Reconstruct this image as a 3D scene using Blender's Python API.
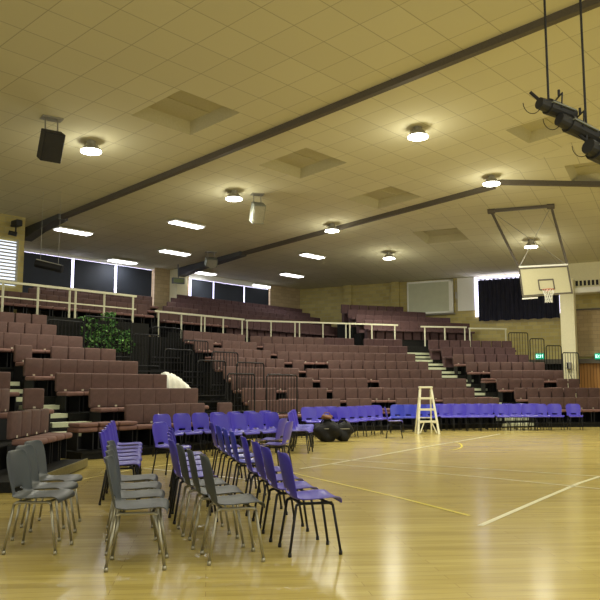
import bpy, bmesh, math, random
from mathutils import Vector, Matrix
random.seed(7)
SC = bpy.context.scene
COL = SC.collection
for o in list(bpy.data.objects): bpy.data.objects.remove(o)

# ------------------------------------------------------------------ camera
F = 740.0; EYE = 1.5; TH = math.atan(87/F)
cd = bpy.data.cameras.new('camera'); cam = bpy.data.objects.new('camera', cd); COL.objects.link(cam)
cd.sensor_width = 36; cd.sensor_fit = 'HORIZONTAL'; cd.lens = 36*F/600
cd.clip_start = 0.1; cd.clip_end = 300
cam.location = (0, 0, EYE); cam.rotation_euler = (math.pi/2+TH, 0, 0)
SC.camera = cam
# ------------------------------------------------------------------ world / exposure
w = bpy.data.worlds.new('world'); SC.world = w; w.use_nodes = True
bg = w.node_tree.nodes['Background']; bg.inputs[0].default_value = (1.0, .98, .84, 1); bg.inputs[1].default_value = 0.78
SC.view_settings.view_transform = 'Standard'; SC.view_settings.look = 'None'
SC.view_settings.exposure = 0.38; SC.view_settings.gamma = 1; SC.view_settings.use_curve_mapping = False
FLOOD_W = 260; TUBE_W = 22; DAY = 3.2

def light_area(name, loc, size, energy, color, rot=(0, 0, 0), size_y=None):
    l = bpy.data.lights.new(name, 'AREA'); l.energy = energy; l.color = color; l.size = size
    if size_y: l.shape = 'RECTANGLE'; l.size_y = size_y
    o = bpy.data.objects.new(name, l); COL.objects.link(o); o.location = loc; o.rotation_euler = rot
    return o
# broad unseen area lamps over the hall, without fittings
light_area('hall_light', (6, 3, 8.2), 14, 700, (1, .97, .80), (0, 0, 0), 10)
light_area('hall_light', (10, 17, 8.2), 9, 520, (1, .97, .80), (0, 0, 0), 9)

# ------------------------------------------------------------------ geometry of the hall
def V(*a): return Vector(a)
def ray(px, py):
    a = (px-300)/F; b = (300-py)/F
    return V(a, math.cos(TH)-b*math.sin(TH), math.sin(TH)+b*math.cos(TH))
O = V(0, 0, EYE)
def atz(px, py, z):
    r = ray(px, py); return O + r*((z-EYE)/r.z)
def onpl(px, py, p0, n):
    r = ray(px, py); return O + r*(n.dot(p0-O)/n.dot(r))
HC = 7.2
C0 = V(0, 43.1, 0)
Ld = V(.66, .75, 0).normalized(); La = V(Ld.y, -Ld.x, 0)      # along left wall (away), inward
Rd = V(.88, -.475, 0).normalized(); Ra = V(Rd.y, -Rd.x, 0)    # along rear wall (to the right), inward
CT = C0 + V(0, 0, HC)
TA = math.tan(math.radians(4.0))
NA = V(-TA*La.x, -TA*La.y, 1)
_p = onpl(437, 215, CT, NA)
TB = (_p.z-HC)/((_p-C0).dot(Ra))
NB = V(-TB*Ra.x, -TB*Ra.y, 1)
def A_pt(s, t, dz=0): return CT + La*s + Ld*t + V(0, 0, s*TA+dz)
def B_pt(s, t, dz=0): return CT + Ra*s + Rd*t + V(0, 0, s*TB+dz)
def A_st(px, py): p = onpl(px, py, CT, NA)-CT; return p.dot(La), p.dot(Ld)
def B_st(px, py): p = onpl(px, py, CT, NB)-CT; return p.dot(Ra), p.dot(Rd)
E3 = V(.94, .34, 0).normalized(); N3 = V(-E3.y, E3.x, 0)
E4 = V(.985, .17, 0).normalized(); N4 = V(-E4.y, E4.x, 0)
N1 = -La; E1 = Ld
def onrow(px, E, N, c):
    """plan point where the row line N.p=c meets the vertical plane of photo column px"""
    a = (px-300)/F
    z = c/(N.x*a+N.y)
    # small correction: column x over depth measured near eye level
    return V(a*z, z, 0)
def upos(px, E, N, c): return onrow(px, E, N, c).dot(E)
def pt(E, N, u, c, z=0): return E*u + N*c + V(0, 0, z)
def pxof(p):
    d = p.y*math.cos(TH)+(p.z-EYE)*math.sin(TH); u = -p.y*math.sin(TH)+(p.z-EYE)*math.cos(TH)
    return 300+F*p.x/d, 300-F*u/d, d
def rz_of(N): return math.atan2(-N.x, N.y)     # local +Y -> N

# ------------------------------------------------------------------ materials
def mat(name, col, rough=.6, metal=0, noise=0, scale=20, emit=None, es=0, spec=.5, bump=0):
    m = bpy.data.materials.new(name); m.use_nodes = True; nt = m.node_tree; b = nt.nodes['Principled BSDF']
    b.inputs['Base Color'].default_value = (*col, 1); b.inputs['Roughness'].default_value = rough
    b.inputs['Metallic'].default_value = metal; b.inputs['Specular IOR Level'].default_value = spec
    if noise:
        tc = nt.nodes.new('ShaderNodeTexCoord'); n = nt.nodes.new('ShaderNodeTexNoise'); n.inputs['Scale'].default_value = scale; n.inputs['Detail'].default_value = 4
        r = nt.nodes.new('ShaderNodeValToRGB')
        r.color_ramp.elements[0].position = .3; r.color_ramp.elements[1].position = .7
        r.color_ramp.elements[0].color = (*[c*(1-noise) for c in col], 1); r.color_ramp.elements[1].color = (*[min(1, c*(1+noise)) for c in col], 1)
        nt.links.new(tc.outputs['Object'], n.inputs['Vector']); nt.links.new(n.outputs['Fac'], r.inputs['Fac']); nt.links.new(r.outputs['Color'], b.inputs['Base Color'])
        if bump:
            bp = nt.nodes.new('ShaderNodeBump'); bp.inputs['Strength'].default_value = bump; bp.inputs['Distance'].default_value = .01
            nt.links.new(n.outputs['Fac'], bp.inputs['Height']); nt.links.new(bp.outputs['Normal'], b.inputs['Normal'])
    if emit:
        b.inputs['Emission Color'].default_value = (*emit, 1); b.inputs['Emission Strength'].default_value = es
    return m
def brickmat(name, c1, c2, mortar, sx, sy, msize=.01, rough=.8, offset=.5, axis='XZ', spec=.3, bump=.3, uvrot=0):
    m = bpy.data.materials.new(name); m.use_nodes = True; nt = m.node_tree; b = nt.nodes['Principled BSDF']
    tc = nt.nodes.new('ShaderNodeTexCoord'); sp = nt.nodes.new('ShaderNodeSeparateXYZ'); cb = nt.nodes.new('ShaderNodeCombineXYZ')
    nt.links.new(tc.outputs['Object'], sp.inputs[0])
    nt.links.new(sp.outputs[axis[0]], cb.inputs['X']); nt.links.new(sp.outputs[axis[1]], cb.inputs['Y'])
    br = nt.nodes.new('ShaderNodeTexBrick'); br.offset = offset; br.squash = 1
    br.inputs['Scale'].default_value = 1; br.inputs['Brick Width'].default_value = sx; br.inputs['Row Height'].default_value = sy
    br.inputs['Mortar Size'].default_value = msize; br.inputs['Mortar Smooth'].default_value = .3
    br.inputs['Color1'].default_value = (*c1, 1); br.inputs['Color2'].default_value = (*c2, 1); br.inputs['Mortar'].default_value = (*mortar, 1)
    nt.links.new(cb.outputs[0], br.inputs['Vector']); nt.links.new(br.outputs['Color'], b.inputs['Base Color'])
    bp = nt.nodes.new('ShaderNodeBump'); bp.invert = True; bp.inputs['Strength'].default_value = bump; bp.inputs['Distance'].default_value = .01
    nt.links.new(br.outputs['Fac'], bp.inputs['Height']); nt.links.new(bp.outputs['Normal'], b.inputs['Normal'])
    b.inputs['Roughness'].default_value = rough; b.inputs['Specular IOR Level'].default_value = spec
    return m
M = {}
M['tile'] = brickmat('ceiling_tile', (.66, .63, .45), (.63, .60, .425), (.43, .405, .28), .92, .92, .012, .9, 0, 'XY', .2, .3)
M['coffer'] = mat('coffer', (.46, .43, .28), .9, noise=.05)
M['beam'] = mat('beam_dark', (.10, .085, .065), .6, noise=.1)
M['knee'] = mat('knee_grey', (.075, .08, .088), .6, noise=.1)
M['brick'] = brickmat('yellow_brick', (.50, .42, .16), (.40, .33, .12), (.40, .36, .20), .40, .19, .012, .85, .5, 'XZ')
M['brickd'] = brickmat('brown_brick', (.42, .32, .18), (.34, .26, .14), (.28, .22, .13), .40, .19, .012, .85, .5, 'XZ')
M['cream'] = mat('cream_paint', (.72, .68, .45), .6, noise=.04)
M['white'] = mat('white_paint', (.80, .80, .74), .5, noise=.02)
M['screen'] = mat('screen_cloth', (.52, .54, .40), .7, noise=.04, scale=3)
M['seat'] = mat('maroon_fabric', (.105, .058, .050), .85, noise=.14, scale=9, bump=.2)
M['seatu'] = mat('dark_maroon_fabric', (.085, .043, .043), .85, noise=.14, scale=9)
M['cush'] = mat('maroon_cushion', (.18, .092, .077), .8, noise=.15, scale=9)
M['black'] = mat('black_metal', (.008, .008, .009), .5, spec=.3)
M['blackg'] = mat('black_carpet', (.010, .010, .009), .9, noise=.3, spec=.2)
M['tread'] = mat('pale_tread', (.55, .58, .42), .5, noise=.06)
M['rail'] = mat('cream_rail', (.62, .61, .44), .4, noise=.04)
M['blind'] = mat('navy_blind', (.018, .023, .034), .7, noise=.15, scale=1)
M['curtain'] = mat('navy_curtain', (.010, .011, .028), .85, noise=.2, scale=3)
M['day'] = mat('daylight_pane', (.8, .8, .9), .3, emit=(.72, .70, 1.0), es=DAY)
M['day2'] = mat('louvre_daylight', (.8, .8, .9), .3, emit=(.75, .85, 1.0), es=.9)
M['lamp'] = mat('lamp_glow', (1, 1, .9), .3, emit=(1, .98, .88), es=14)
M['tube'] = mat('tube_glow', (1, 1, 1), .3, emit=(.98, .98, 1.0), es=5)
M['metal'] = mat('grey_metal', (.30, .29, .24), .4, .3, noise=.1)
M['alu'] = mat('pale_aluminium', (.72, .70, .52), .4, .2, noise=.04)
M['chr'] = mat('chrome_leg', (.35, .33, .25), .3, .8)
M['purple'] = mat('violet_plastic', (.060, .045, .46), .3, noise=.05, scale=4)
M['blue'] = mat('blue_plastic', (.04, .055, .48), .3, noise=.05, scale=4)
M['grey'] = mat('grey_plastic', (.062, .073, .082), .42, noise=.06, scale=4)
M['board'] = mat('backboard', (.47, .44, .27), .5, noise=.03)
M['orange'] = mat('red_ring', (.55, .12, .06), .4)
M['net'] = mat('white_net', (.8, .8, .72), .7)
M['leaf'] = mat('green_leaf', (.05, .17, .03), .5, noise=.5, scale=12)
M['leaf2'] = mat('pale_leaf', (.14, .30, .07), .5, noise=.4, scale=12)
M['cloth'] = mat('white_cloth', (.8, .8, .72), .8, noise=.05)
M['exit'] = mat('exit_green', (.0, .25, .12), .4, emit=(.0, .45, .25), es=.5)
M['exitw'] = mat('exit_white', (.8, 1, .95), .4, emit=(.6, 1, .9), es=2.0)
M['exitoff'] = mat('exit_unlit', (.10, .13, .035), .5)
M['timber'] = brickmat('timber_slats', (.42, .21, .06), (.34, .16, .04), (.05, .025, .01), .14, 8, .012, .5, 0, 'XZ')
M['speaker'] = mat('speaker_grey', (.17, .18, .15), .6, noise=.1)
M['spkblk'] = mat('speaker_black', (.012, .012, .013), .6)
M['plate'] = mat('number_plate', (.5, .45, .35), .6)
M['fascia'] = mat('olive_timber', (.19, .16, .05), .6, noise=.2)
M['bag'] = mat('black_nylon', (.006, .006, .007), .7, noise=.3, scale=8, spec=.3)
M['brownbag'] = mat('brown_leather', (.20, .09, .04), .5)
M['yline'] = mat('yellow_line', (.78, .66, .08), .3)
M['wline'] = mat('white_line', (.80, .77, .52), .3)

def floor_mat():
    m = bpy.data.materials.new('court_timber'); m.use_nodes = True; nt = m.node_tree; b = nt.nodes['Principled BSDF']
    tc = nt.nodes.new('ShaderNodeTexCoord'); mp = nt.nodes.new('ShaderNodeMapping'); mp.inputs['Rotation'].default_value = (0, 0, math.radians(-7))
    br = nt.nodes.new('ShaderNodeTexBrick'); br.offset = .37; br.inputs['Scale'].default_value = 1
    br.inputs['Brick Width'].default_value = 1.9; br.inputs['Row Height'].default_value = .13; br.inputs['Mortar Size'].default_value = .003
    br.inputs['Color1'].default_value = (.60, .49, .165, 1); br.inputs['Color2'].default_value = (.50, .40, .12, 1); br.inputs['Mortar'].default_value = (.34, .25, .08, 1)
    n = nt.nodes.new('ShaderNodeTexNoise'); n.inputs['Scale'].default_value = 1.0; n.inputs['Detail'].default_value = 5
    mp2 = nt.nodes.new('ShaderNodeMapping'); mp2.inputs['Scale'].default_value = (.5, 7, 1); mp2.inputs['Rotation'].default_value = (0, 0, math.radians(-7))
    mix = nt.nodes.new('ShaderNodeMix'); mix.data_type = 'RGBA'; mix.blend_type = 'MULTIPLY'; mix.inputs['Factor'].default_value = .55
    r = nt.nodes.new('ShaderNodeValToRGB'); r.color_ramp.elements[0].position = .3; r.color_ramp.elements[1].position = .7
    r.color_ramp.elements[0].color = (.66, .63, .55, 1); r.color_ramp.elements[1].color = (1.25, 1.25, 1.2, 1)
    L = nt.links.new
    L(tc.outputs['Object'], mp.inputs[0]); L(mp.outputs[0], br.inputs['Vector']); L(tc.outputs['Object'], mp2.inputs[0]); L(mp2.outputs[0], n.inputs['Vector'])
    L(n.outputs['Fac'], r.inputs['Fac']); L(br.outputs['Color'], mix.inputs[6]); L(r.outputs['Color'], mix.inputs[7]); L(mix.outputs[2], b.inputs['Base Color'])
    b.inputs['Roughness'].default_value = .2; b.inputs['Specular IOR Level'].default_value = .55
    return m
M['floor'] = floor_mat()

# ------------------------------------------------------------------ mesh helpers
def mesh_of(bm, name, m, smooth=False):
    me = bpy.data.meshes.new(name); bmesh.ops.recalc_face_normals(bm, faces=bm.faces); bm.to_mesh(me); bm.free()
    ms = m if isinstance(m, (list, tuple)) else [m]
    for x in ms: me.materials.append(x)
    if smooth:
        for p in me.polygons: p.use_smooth = True
    return me
def link(name, me, parent=None, loc=None, rot=None):
    o = bpy.data.objects.new(name, me); COL.objects.link(o)
    if parent: o.parent = parent
    if loc is not None: o.location = loc
    if rot is not None: o.rotation_euler = rot
    return o
def ob(name, bm, m, parent=None, loc=None, rot=None, smooth=False):
    return link(name, mesh_of(bm, name, m, smooth), parent, loc, rot)
def tag(o, label, cat, group=None, kind=None):
    if label: o['label'] = label
    if cat: o['category'] = cat
    if group: o['group'] = group
    if kind: o['kind'] = kind
    return o
def thing(name, label, cat, loc=(0, 0, 0), rz=0, group=None):
    o = bpy.data.objects.new(name, None); COL.objects.link(o); o.empty_display_size = .2
    o.location = loc; o.rotation_euler = (0, 0, rz); return tag(o, label, cat, group)
def struct(name, bm, m, **k):
    o = ob(name, bm, m, **k); o['kind'] = 'structure'; return o
def box(bm, x0, x1, y0, y1, z0, z1, bev=0, mat4=None, mi=0):
    vs = [bm.verts.new((x, y, z)) for x in (x0, x1) for y in (y0, y1) for z in (z0, z1)]
    idx = [(0, 1, 3, 2), (4, 6, 7, 5), (0, 4, 5, 1), (2, 3, 7, 6), (0, 2, 6, 4), (1, 5, 7, 3)]
    fs = [bm.faces.new([vs[i] for i in f]) for f in idx]
    for f in fs: f.material_index = mi
    if bev:
        es = list({e for f in fs for e in f.edges})
        r = bmesh.ops.bevel(bm, geom=es, offset=bev, segments=2, affect='EDGES', profile=.5)
        vs = list({v for f in r['faces'] for v in f.verts} | {v for v in vs if v.is_valid})
    if mat4 is not None: bmesh.ops.transform(bm, matrix=mat4, verts=[v for v in vs if v.is_valid])
    return vs
def prism(bm, pts, dz0, dz1):
    """pts: plan polygon (Vectors); vertical prism"""
    a = [bm.verts.new((p.x, p.y, dz0)) for p in pts]; b = [bm.verts.new((p.x, p.y, dz1)) for p in pts]
    bm.faces.new(a[::-1]); bm.faces.new(b)
    n = len(pts)
    for i in range(n): bm.faces.new((a[i], a[(i+1) % n], b[(i+1) % n], b[i]))
def tube(bm, p, q, r, seg=8, r2=None):
    p = Vector(p); q = Vector(q); d = (q-p)
    if d.length < 1e-6: return
    up = V(0, 0, 1) if abs(d.normalized().z) < .95 else V(1, 0, 0)
    x = d.cross(up).normalized(); y = d.cross(x).normalized(); r2 = r if r2 is None else r2
    A = [bm.verts.new(p+(x*math.cos(t)+y*math.sin(t))*r) for t in [2*math.pi*i/seg for i in range(seg)]]
    B = [bm.verts.new(q+(x*math.cos(t)+y*math.sin(t))*r2) for t in [2*math.pi*i/seg for i in range(seg)]]
    bm.faces.new(A); bm.faces.new(B[::-1])
    for i in range(seg): bm.faces.new((A[i], B[i], B[(i+1) % seg], A[(i+1) % seg]))
def bar(bm, p, q, w, h):
    """rectangular bar from p to q, w sideways, h vertical-ish"""
    p = Vector(p); q = Vector(q); d = (q-p).normalized()
    up = V(0, 0, 1) if abs(d.z) < .95 else V(0, 1, 0)
    x = d.cross(up).normalized()*w/2; y = x.cross(d).normalized()*h/2
    a = [bm.verts.new(p+s*x+t*y) for s, t in ((-1, -1), (1, -1), (1, 1), (-1, 1))]
    b = [bm.verts.new(q+s*x+t*y) for s, t in ((-1, -1), (1, -1), (1, 1), (-1, 1))]
    bm.faces.new(a); bm.faces.new(b[::-1])
    for i in range(4): bm.faces.new((a[i], b[i], b[(i+1) % 4], a[(i+1) % 4]))
def polytube(bm, pts, r, seg=8):
    for a, b in zip(pts, pts[1:]): tube(bm, a, b, r, seg)
def BM(): return bmesh.new()
ORD = ['zeroth', 'first', 'second', 'third', 'fourth', 'fifth', 'sixth', 'seventh', 'eighth', 'ninth', 'tenth', 'eleventh', 'twelfth', 'thirteenth', 'fourteenth', 'fifteenth', 'sixteenth', 'seventeenth', 'eighteenth', 'nineteenth', 'twentieth', 'twenty-first', 'twenty-second', 'twenty-third', 'twenty-fourth']

# ================================================================== STRUCTURE
bm = BM(); box(bm, -30, 34, -8, 50, -.2, 0); struct('floor', bm, M['floor'])

# --- ceiling facets with recessed coffers, tiles run square to each wall
def facet(name, P, dirx, diry, holes, smax, tlo, thi, keep_sign):
    """built in local coords: x = along wall (t), y = inward (s); holes are (s0,s1,t0,t1)"""
    ss = sorted({0.0, smax, *[h[0] for h in holes], *[h[1] for h in holes]})
    ts = sorted({tlo, thi, *[h[2] for h in holes], *[h[3] for h in holes]})
    bm = BM(); vd = {}
    def v(s, t):
        if (s, t) not in vd: vd[(s, t)] = bm.verts.new(P(s, t))
        return vd[(s, t)]
    for a, b in zip(ss, ss[1:]):
        for c, d in zip(ts, ts[1:]):
            if any(h[0] <= (a+b)/2 <= h[1] and h[2] <= (c+d)/2 <= h[3] for h in holes): continue
            bm.faces.new((v(a, c), v(b, c), v(b, d), v(a, d)))
    hip = (onpl(437, 215, CT, NA)-CT); hip.z = 0
    nrm = V(-hip.y, hip.x, 0).normalized()      # which side of the hip
    bmesh.ops.bisect_plane(bm, geom=bm.verts[:]+bm.edges[:]+bm.faces[:], plane_co=CT, plane_no=nrm*keep_sign, clear_outer=True)
    # thickness upward so it is a real slab
    return bm
def hole_from_px(st, px, py, ds, dt):
    s, t = st(px, py); return (s-ds/2, s+ds/2, t-dt/2, t+dt/2)
holesA = [hole_from_px(A_st, 186, 114, 1.9, 1.9), hole_from_px(A_st, 303, 164, 1.9, 1.9), hole_from_px(A_st, 384, 198, 1.9, 1.9), hole_from_px(A_st, 546, 128, 1.7, 1.5)]
holesB = [hole_from_px(B_st, 441, 236, 1.9, 1.9), hole_from_px(B_st, 600, 172, 1.9, 1.9)]
def local_obj(name, bm, m, X, Y, org, kind='structure'):
    """store the mesh in a frame whose x follows X and y follows Y so procedural grids align"""
    Z = X.cross(Y).normalized()
    Mx = Matrix((( X.x, Y.x, Z.x, org.x), (X.y, Y.y, Z.y, org.y), (X.z, Y.z, Z.z, org.z), (0, 0, 0, 1)))
    bmesh.ops.transform(bm, matrix=Mx.inverted(), verts=bm.verts[:])
    o = ob(name, bm, m); o.matrix_world = Mx
    if kind: o['kind'] = kind
    return o
hipv = (onpl(437, 215, CT, NA)-CT); hipn = V(-hipv.y, hipv.x, 0).normalized()
sgnA = 1 if hipn.dot(La*1.0 - Ld*20) < 0 else -1
bmA = facet('A', A_pt, None, None, holesA, 36, -46, 12, sgnA)
XA = Ld; YA = (La+V(0, 0, TA)).normalized()
YAo = YA
oA = local_obj('ceiling', bmA, M['tile'], XA, YA, CT)
bmB = facet('B', B_pt, None, None, holesB, 48, -12, 40, -sgnA)
XB = Rd; YB = (Ra+V(0, 0, TB)).normalized()
oB = local_obj('ceiling', bmB, M['tile'], XB, YB, CT)
def coffer(P, h):
    s0, s1, t0, t1 = h; d = .26; k = .18; bm = BM()
    a = [bm.verts.new(P(s, t, -.0)) for s, t in ((s0, t0), (s1, t0), (s1, t1), (s0, t1))]
    b = [bm.verts.new(P(s, t, d)) for s, t in ((s0+k, t0+k), (s1-k, t0+k), (s1-k, t1-k), (s0+k, t1-k))]
    for i in range(4): bm.faces.new((a[i], a[(i+1) % 4], b[(i+1) % 4], b[i]))
    bm.faces.new(b)
    # middle panel joint
    q = P((s0+s1)/2, t0+k, d-.012); r = P((s0+s1)/2, t1-k, d-.012); bar(bm, q, r, .03, .02)
    return bm
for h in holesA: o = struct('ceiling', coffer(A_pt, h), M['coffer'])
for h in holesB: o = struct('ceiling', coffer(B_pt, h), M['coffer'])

# --- walls
def wall_panel(name, d, inn, t0, t1, z0, z1, thick, m, off=0.0):
    """panel on a wall line from C0 along d, standing 'off' in front of it"""
    bm = BM(); a = C0+d*t0+inn*off; b = C0+d*t1+inn*off; c = b-inn*thick; e = a-inn*thick
    prism(bm, [a, b, c, e], z0, z1)
    X = d; Y = -inn
    o = local_obj(name, bm, m, X, Y, C0.copy()); return o
cL = C0.dot(N1)
def tL(px): return onrow(px, E1, N1, cL).dot(E1)-C0.dot(E1)
nR = -Ra; cR = C0.dot(nR)
def tR(px): return onrow(px, Rd, nR, cR).dot(Rd)-C0.dot(Rd)
# left wall: openings for windows
W1 = (tL(17.5), tL(153)); W2 = (tL(188), tL(270)); ZS = 5.3; ZT1 = 7.12; ZT2 = 6.98
wall_panel('wall_left', E1, La, -34, 0.4, 0, ZS, .3, M['brickd'])
wall_panel('wall_left', E1, La, -34, W1[0], ZS, 7.6, .3, M['brick'])
wall_panel('wall_left', E1, La, W1[1], W2[0], ZS, 7.25, .3, M['brickd'])
wall_panel('wall_left', E1, La, W2[1], .4, ZS, 7.25, .3, M['brickd'])
wall_panel('wall_left', E1, La, W1[0], W1[1], ZT1, 7.25, .3, M['white'])
wall_panel('wall_left', E1, La, W2[0], W2[1], ZT2, 7.25, .3, M['white'])
wall_panel('wall_rear', Rd, Ra, -.4, 34, 0, 7.25, .3, M['brick'])
# pilasters on the rear wall
for px, wd in ((349, .5), (397, .45)):
    t = tR(px); wall_panel('trim_1', Rd, Ra, t-wd/2, t+wd/2, 3.4, 7.3, .25, M['brick'], .2)
# windows: bright panes, frames, and dark blinds hung in front with thin gaps of daylight
def window(n, t0, t1, zt):
    bm = BM(); a = C0+E1*t0-La*.12; b = C0+E1*t1-La*.12
    prism(bm, [a, b, b-La*.03, a-La*.03], ZS, zt)
    o = struct('window_%d' % n, bm, M['day'])
    f = BM()
    bar(f, a+La*.05+V(0, 0, zt-.02), b+La*.05+V(0, 0, zt-.02), .06, .05); bar(f, a+La*.05+V(0, 0, ZS+.03), b+La*.05+V(0, 0, ZS+.03), .06, .06)
    fr = ob('window_frame', f, M['white'], parent=o)
g1 = [17.5, 70.3, 114, 151.5]; g2 = [190, 213, 244, 269]
wn = 0
for g, zt in ((g1, ZT1), (g2, ZT2)):
    for i in range(3):
        wn += 1; t0 = tL(g[i]); t1 = tL(g[i+1]); window(wn, t0, t1, zt)
        gp = .13 if g is g1 else .08
        b = BM(); a0 = C0+E1*(t0+gp/2)-La*.02; b0 = C0+E1*(t1-gp/2)-La*.02
        r = thing('roller_blind', ['closed dark roller blind on the window nearest the brick pier at far left', 'closed dark roller blind on the middle window of the long left bay', 'closed dark roller blind on the right window of the long left bay', 'closed dark roller blind beside the cream post under the exit sign', 'closed dark roller blind on the middle window of the far left bay', 'closed dark roller blind on the window nearest the hall corner'][wn-1], 'blind', (a0+b0)/2+V(0, 0, ZS), rz_of(N1), 'dark roller blinds on the left windows')
        L_ = (b0-a0).length
        b = BM(); box(b, -L_/2, L_/2, -.008, .008, .05, zt-ZS-.07)
        c = ob('blind_fabric', b, M['blind'], parent=r)
        b = BM(); tube(b, (-L_/2, 0, zt-ZS-.09), (L_/2, 0, zt-ZS-.09), .025); ob('roller', b, M['blind'], parent=r)
        b = BM(); box(b, -L_/2, L_/2, -.015, .015, .02, .06); ob('hem_bar', b, M['blind'], parent=c)
# brick pier at far left with louvred window
pr = onrow(20, E1, N1, 24.4); pu = pr.dot(E1)
bm = BM(); prism(bm, [pt(E1, N1, pu, 24.4), pt(E1, N1, pu-9, 24.4), pt(E1, N1, pu-9, 28.3), pt(E1, N1, pu, 28.3)], 3.3, 7.55)
o = local_obj('wall_left', bm, M['brick'], E1, N1, V(0, 0, 0))
lw = BM(); lu1 = onrow(12.5, E1, N1, 24.4).dot(E1); box(lw, lu1-1.8, lu1, 24.33, 24.38, 5.0, 6.55)
Wm = Matrix(((E1.x, N1.x, 0, 0), (E1.y, N1.y, 0, 0), (0, 0, 1, 0), (0, 0, 0, 1))); o = struct('window_7', lw, M['day2']); o.matrix_world = Wm
lw = BM()
for k in range(13):
    z = 5.02+k*.12; box(lw, lu1-1.8, lu1, 24.28, 24.33, z, z+.045)
for x in (lu1-1.8, lu1-.06): box(lw, x, x+.06, 24.27, 24.335, 5, 6.6)
lo = ob('louvre_frame', lw, M['metal'], parent=o); 
# cream post and knee by the second bay
u = onrow(177, E1, N1, 28.2).dot(E1); bm = BM(); prism(bm, [pt(E1, N1, u-.32, 27.9), pt(E1, N1, u+.32, 27.9), pt(E1, N1, u+.32, 28.45), pt(E1, N1, u-.32, 28.45)], 3.4, 7.2); struct('trim_2', bm, M['cream'])
# roof beams: one bar per facet plus a haunch
def beamA(px0, py0, px1, py1, ps, haunch, send=None):
    s0, t0 = A_st(px0, py0); s1, t1 = A_st(px1, py1)
    t = (t0+t1)/2
    bm = BM(); wd = .16
    a = A_pt(ps, t); b = A_pt(s1, t1 if abs(t1-t) < 1.2 else t)
    b = A_pt(send or s1, t)
    X = Ld*wd/2
    n = [a-X, a+X, b+X, b-X]; d = V(0, 0, -.16)
    up = [bm.verts.new(p+V(0, 0, .02)) for p in n]; lo = [bm.verts.new(p+d) for p in n]
    bm.faces.new(up); bm.faces.new(lo[::-1])
    for i in range(4): bm.faces.new((up[i], lo[i], lo[(i+1) % 4], up[(i+1) % 4]))
    struct('trim_3', bm, M['beam'])
    # haunch
    bm = BM(); X = Ld*.2
    prof = [A_pt(ps, t), A_pt(ps+haunch, t), A_pt(ps+haunch, t, -.18), A_pt(ps+haunch*.4, t, -.28), A_pt(ps, t, -.44)]
    f = [bm.verts.new(p+X) for p in prof]; g = [bm.verts.new(p-X) for p in prof]
    bm.faces.new(f); bm.faces.new(g[::-1])
    for i in range(len(f)): j = (i+1) % len(f); bm.faces.new((f[i], g[i], g[j], f[j]))
    struct('trim_4', bm, M['knee'])
beamA(57, 213, 365, 98, 2.7, 2.5, 33)
beamA(240, 255, 490, 182, .3, 4.6)
bm = BM(); s1, t1 = A_st(190, 164); bar(bm, B_pt(*B_st(488, 180), -.07), B_pt(*B_st(640, 183), -.07), .16, .16); struct('trim_5', bm, M['beam'])
bm = BM(); hq = CT+hipv.normalized()*.3; 
# rear right bulkhead with grille, column, recess
def Rpt(px, off): p = onrow(px, Rd, nR, cR-off); return p
bk = BM(); a = Rpt(566, 1.3); b = Rpt(566, 0); L6 = Rd*14
prism(bk, [a, a+L6, a+L6-Ra*1.25, a-Ra*1.25], 5.95, 7.45); struct('trim_6', bk, M['cream'])
bk = BM(); a2 = a+Ra*.25-Rd*.05; prism(bk, [a2, a2+L6, a2+L6-Ra*.4, a2-Ra*.4], 5.88, 6.12); struct('trim_7', bk, M['white'])
gr = thing('air_grille', 'long black slotted ventilation grille on the cream bulkhead at right', 'vent', a+Ra*.0+V(0, 0, 6.25), rz_of(nR))
g = BM(); box(g, .1, 6, -.02, .02, -.02, .22); ob('backing', g, M['black'], parent=gr)
g = BM()
for k in range(34): box(g, .12+k*.18, .18+k*.18, -.05, -.01, -.02, .22)
ob('fin', g, M['cream'], parent=gr)
p = Rpt(568.5, 2.0); w2 = .31
bm = BM(); prism(bm, [p-Rd*w2, p+Rd*w2, p+Rd*w2-Ra*.6, p-Rd*w2-Ra*.6], 0, 6.5); struct('trim_8', bm, M['cream'])
COLP = p.copy()
# brown upper wall panel with dark frame, ledge and timber slats
t0, t1 = tR(577), tR(577)+9
wall_panel('trim_9', Rd, Ra, t0, t1, 2.95, 5.2, .1, M['brickd'], .12)
bm = BM(); zz = 5.22; bar(bm, C0+Rd*t0+Ra*.16+V(0, 0, zz), C0+Rd*t1+Ra*.16+V(0, 0, zz), .1, .07); bar(bm, C0+Rd*t0+Ra*.16+V(0, 0, 2.8), C0+Rd*t0+Ra*.16+V(0, 0, 5.2), .06, .06); struct('trim_10', bm, M['beam'])
t0 = tR(528)
wall_panel('trim_11', Rd, Ra, t0, t1, 2.62, 2.84, .4, M['beam'], .45)
wall_panel('trim_12', Rd, Ra, t0, tR(562), 0, 2.62, .1, M['blackg'], .16)  # black panel stands in for the dark void beneath the ledge
wall_panel('trim_13', Rd, Ra, tR(578), t1, 0, 2.62, .1, M['timber'], .16)

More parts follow.
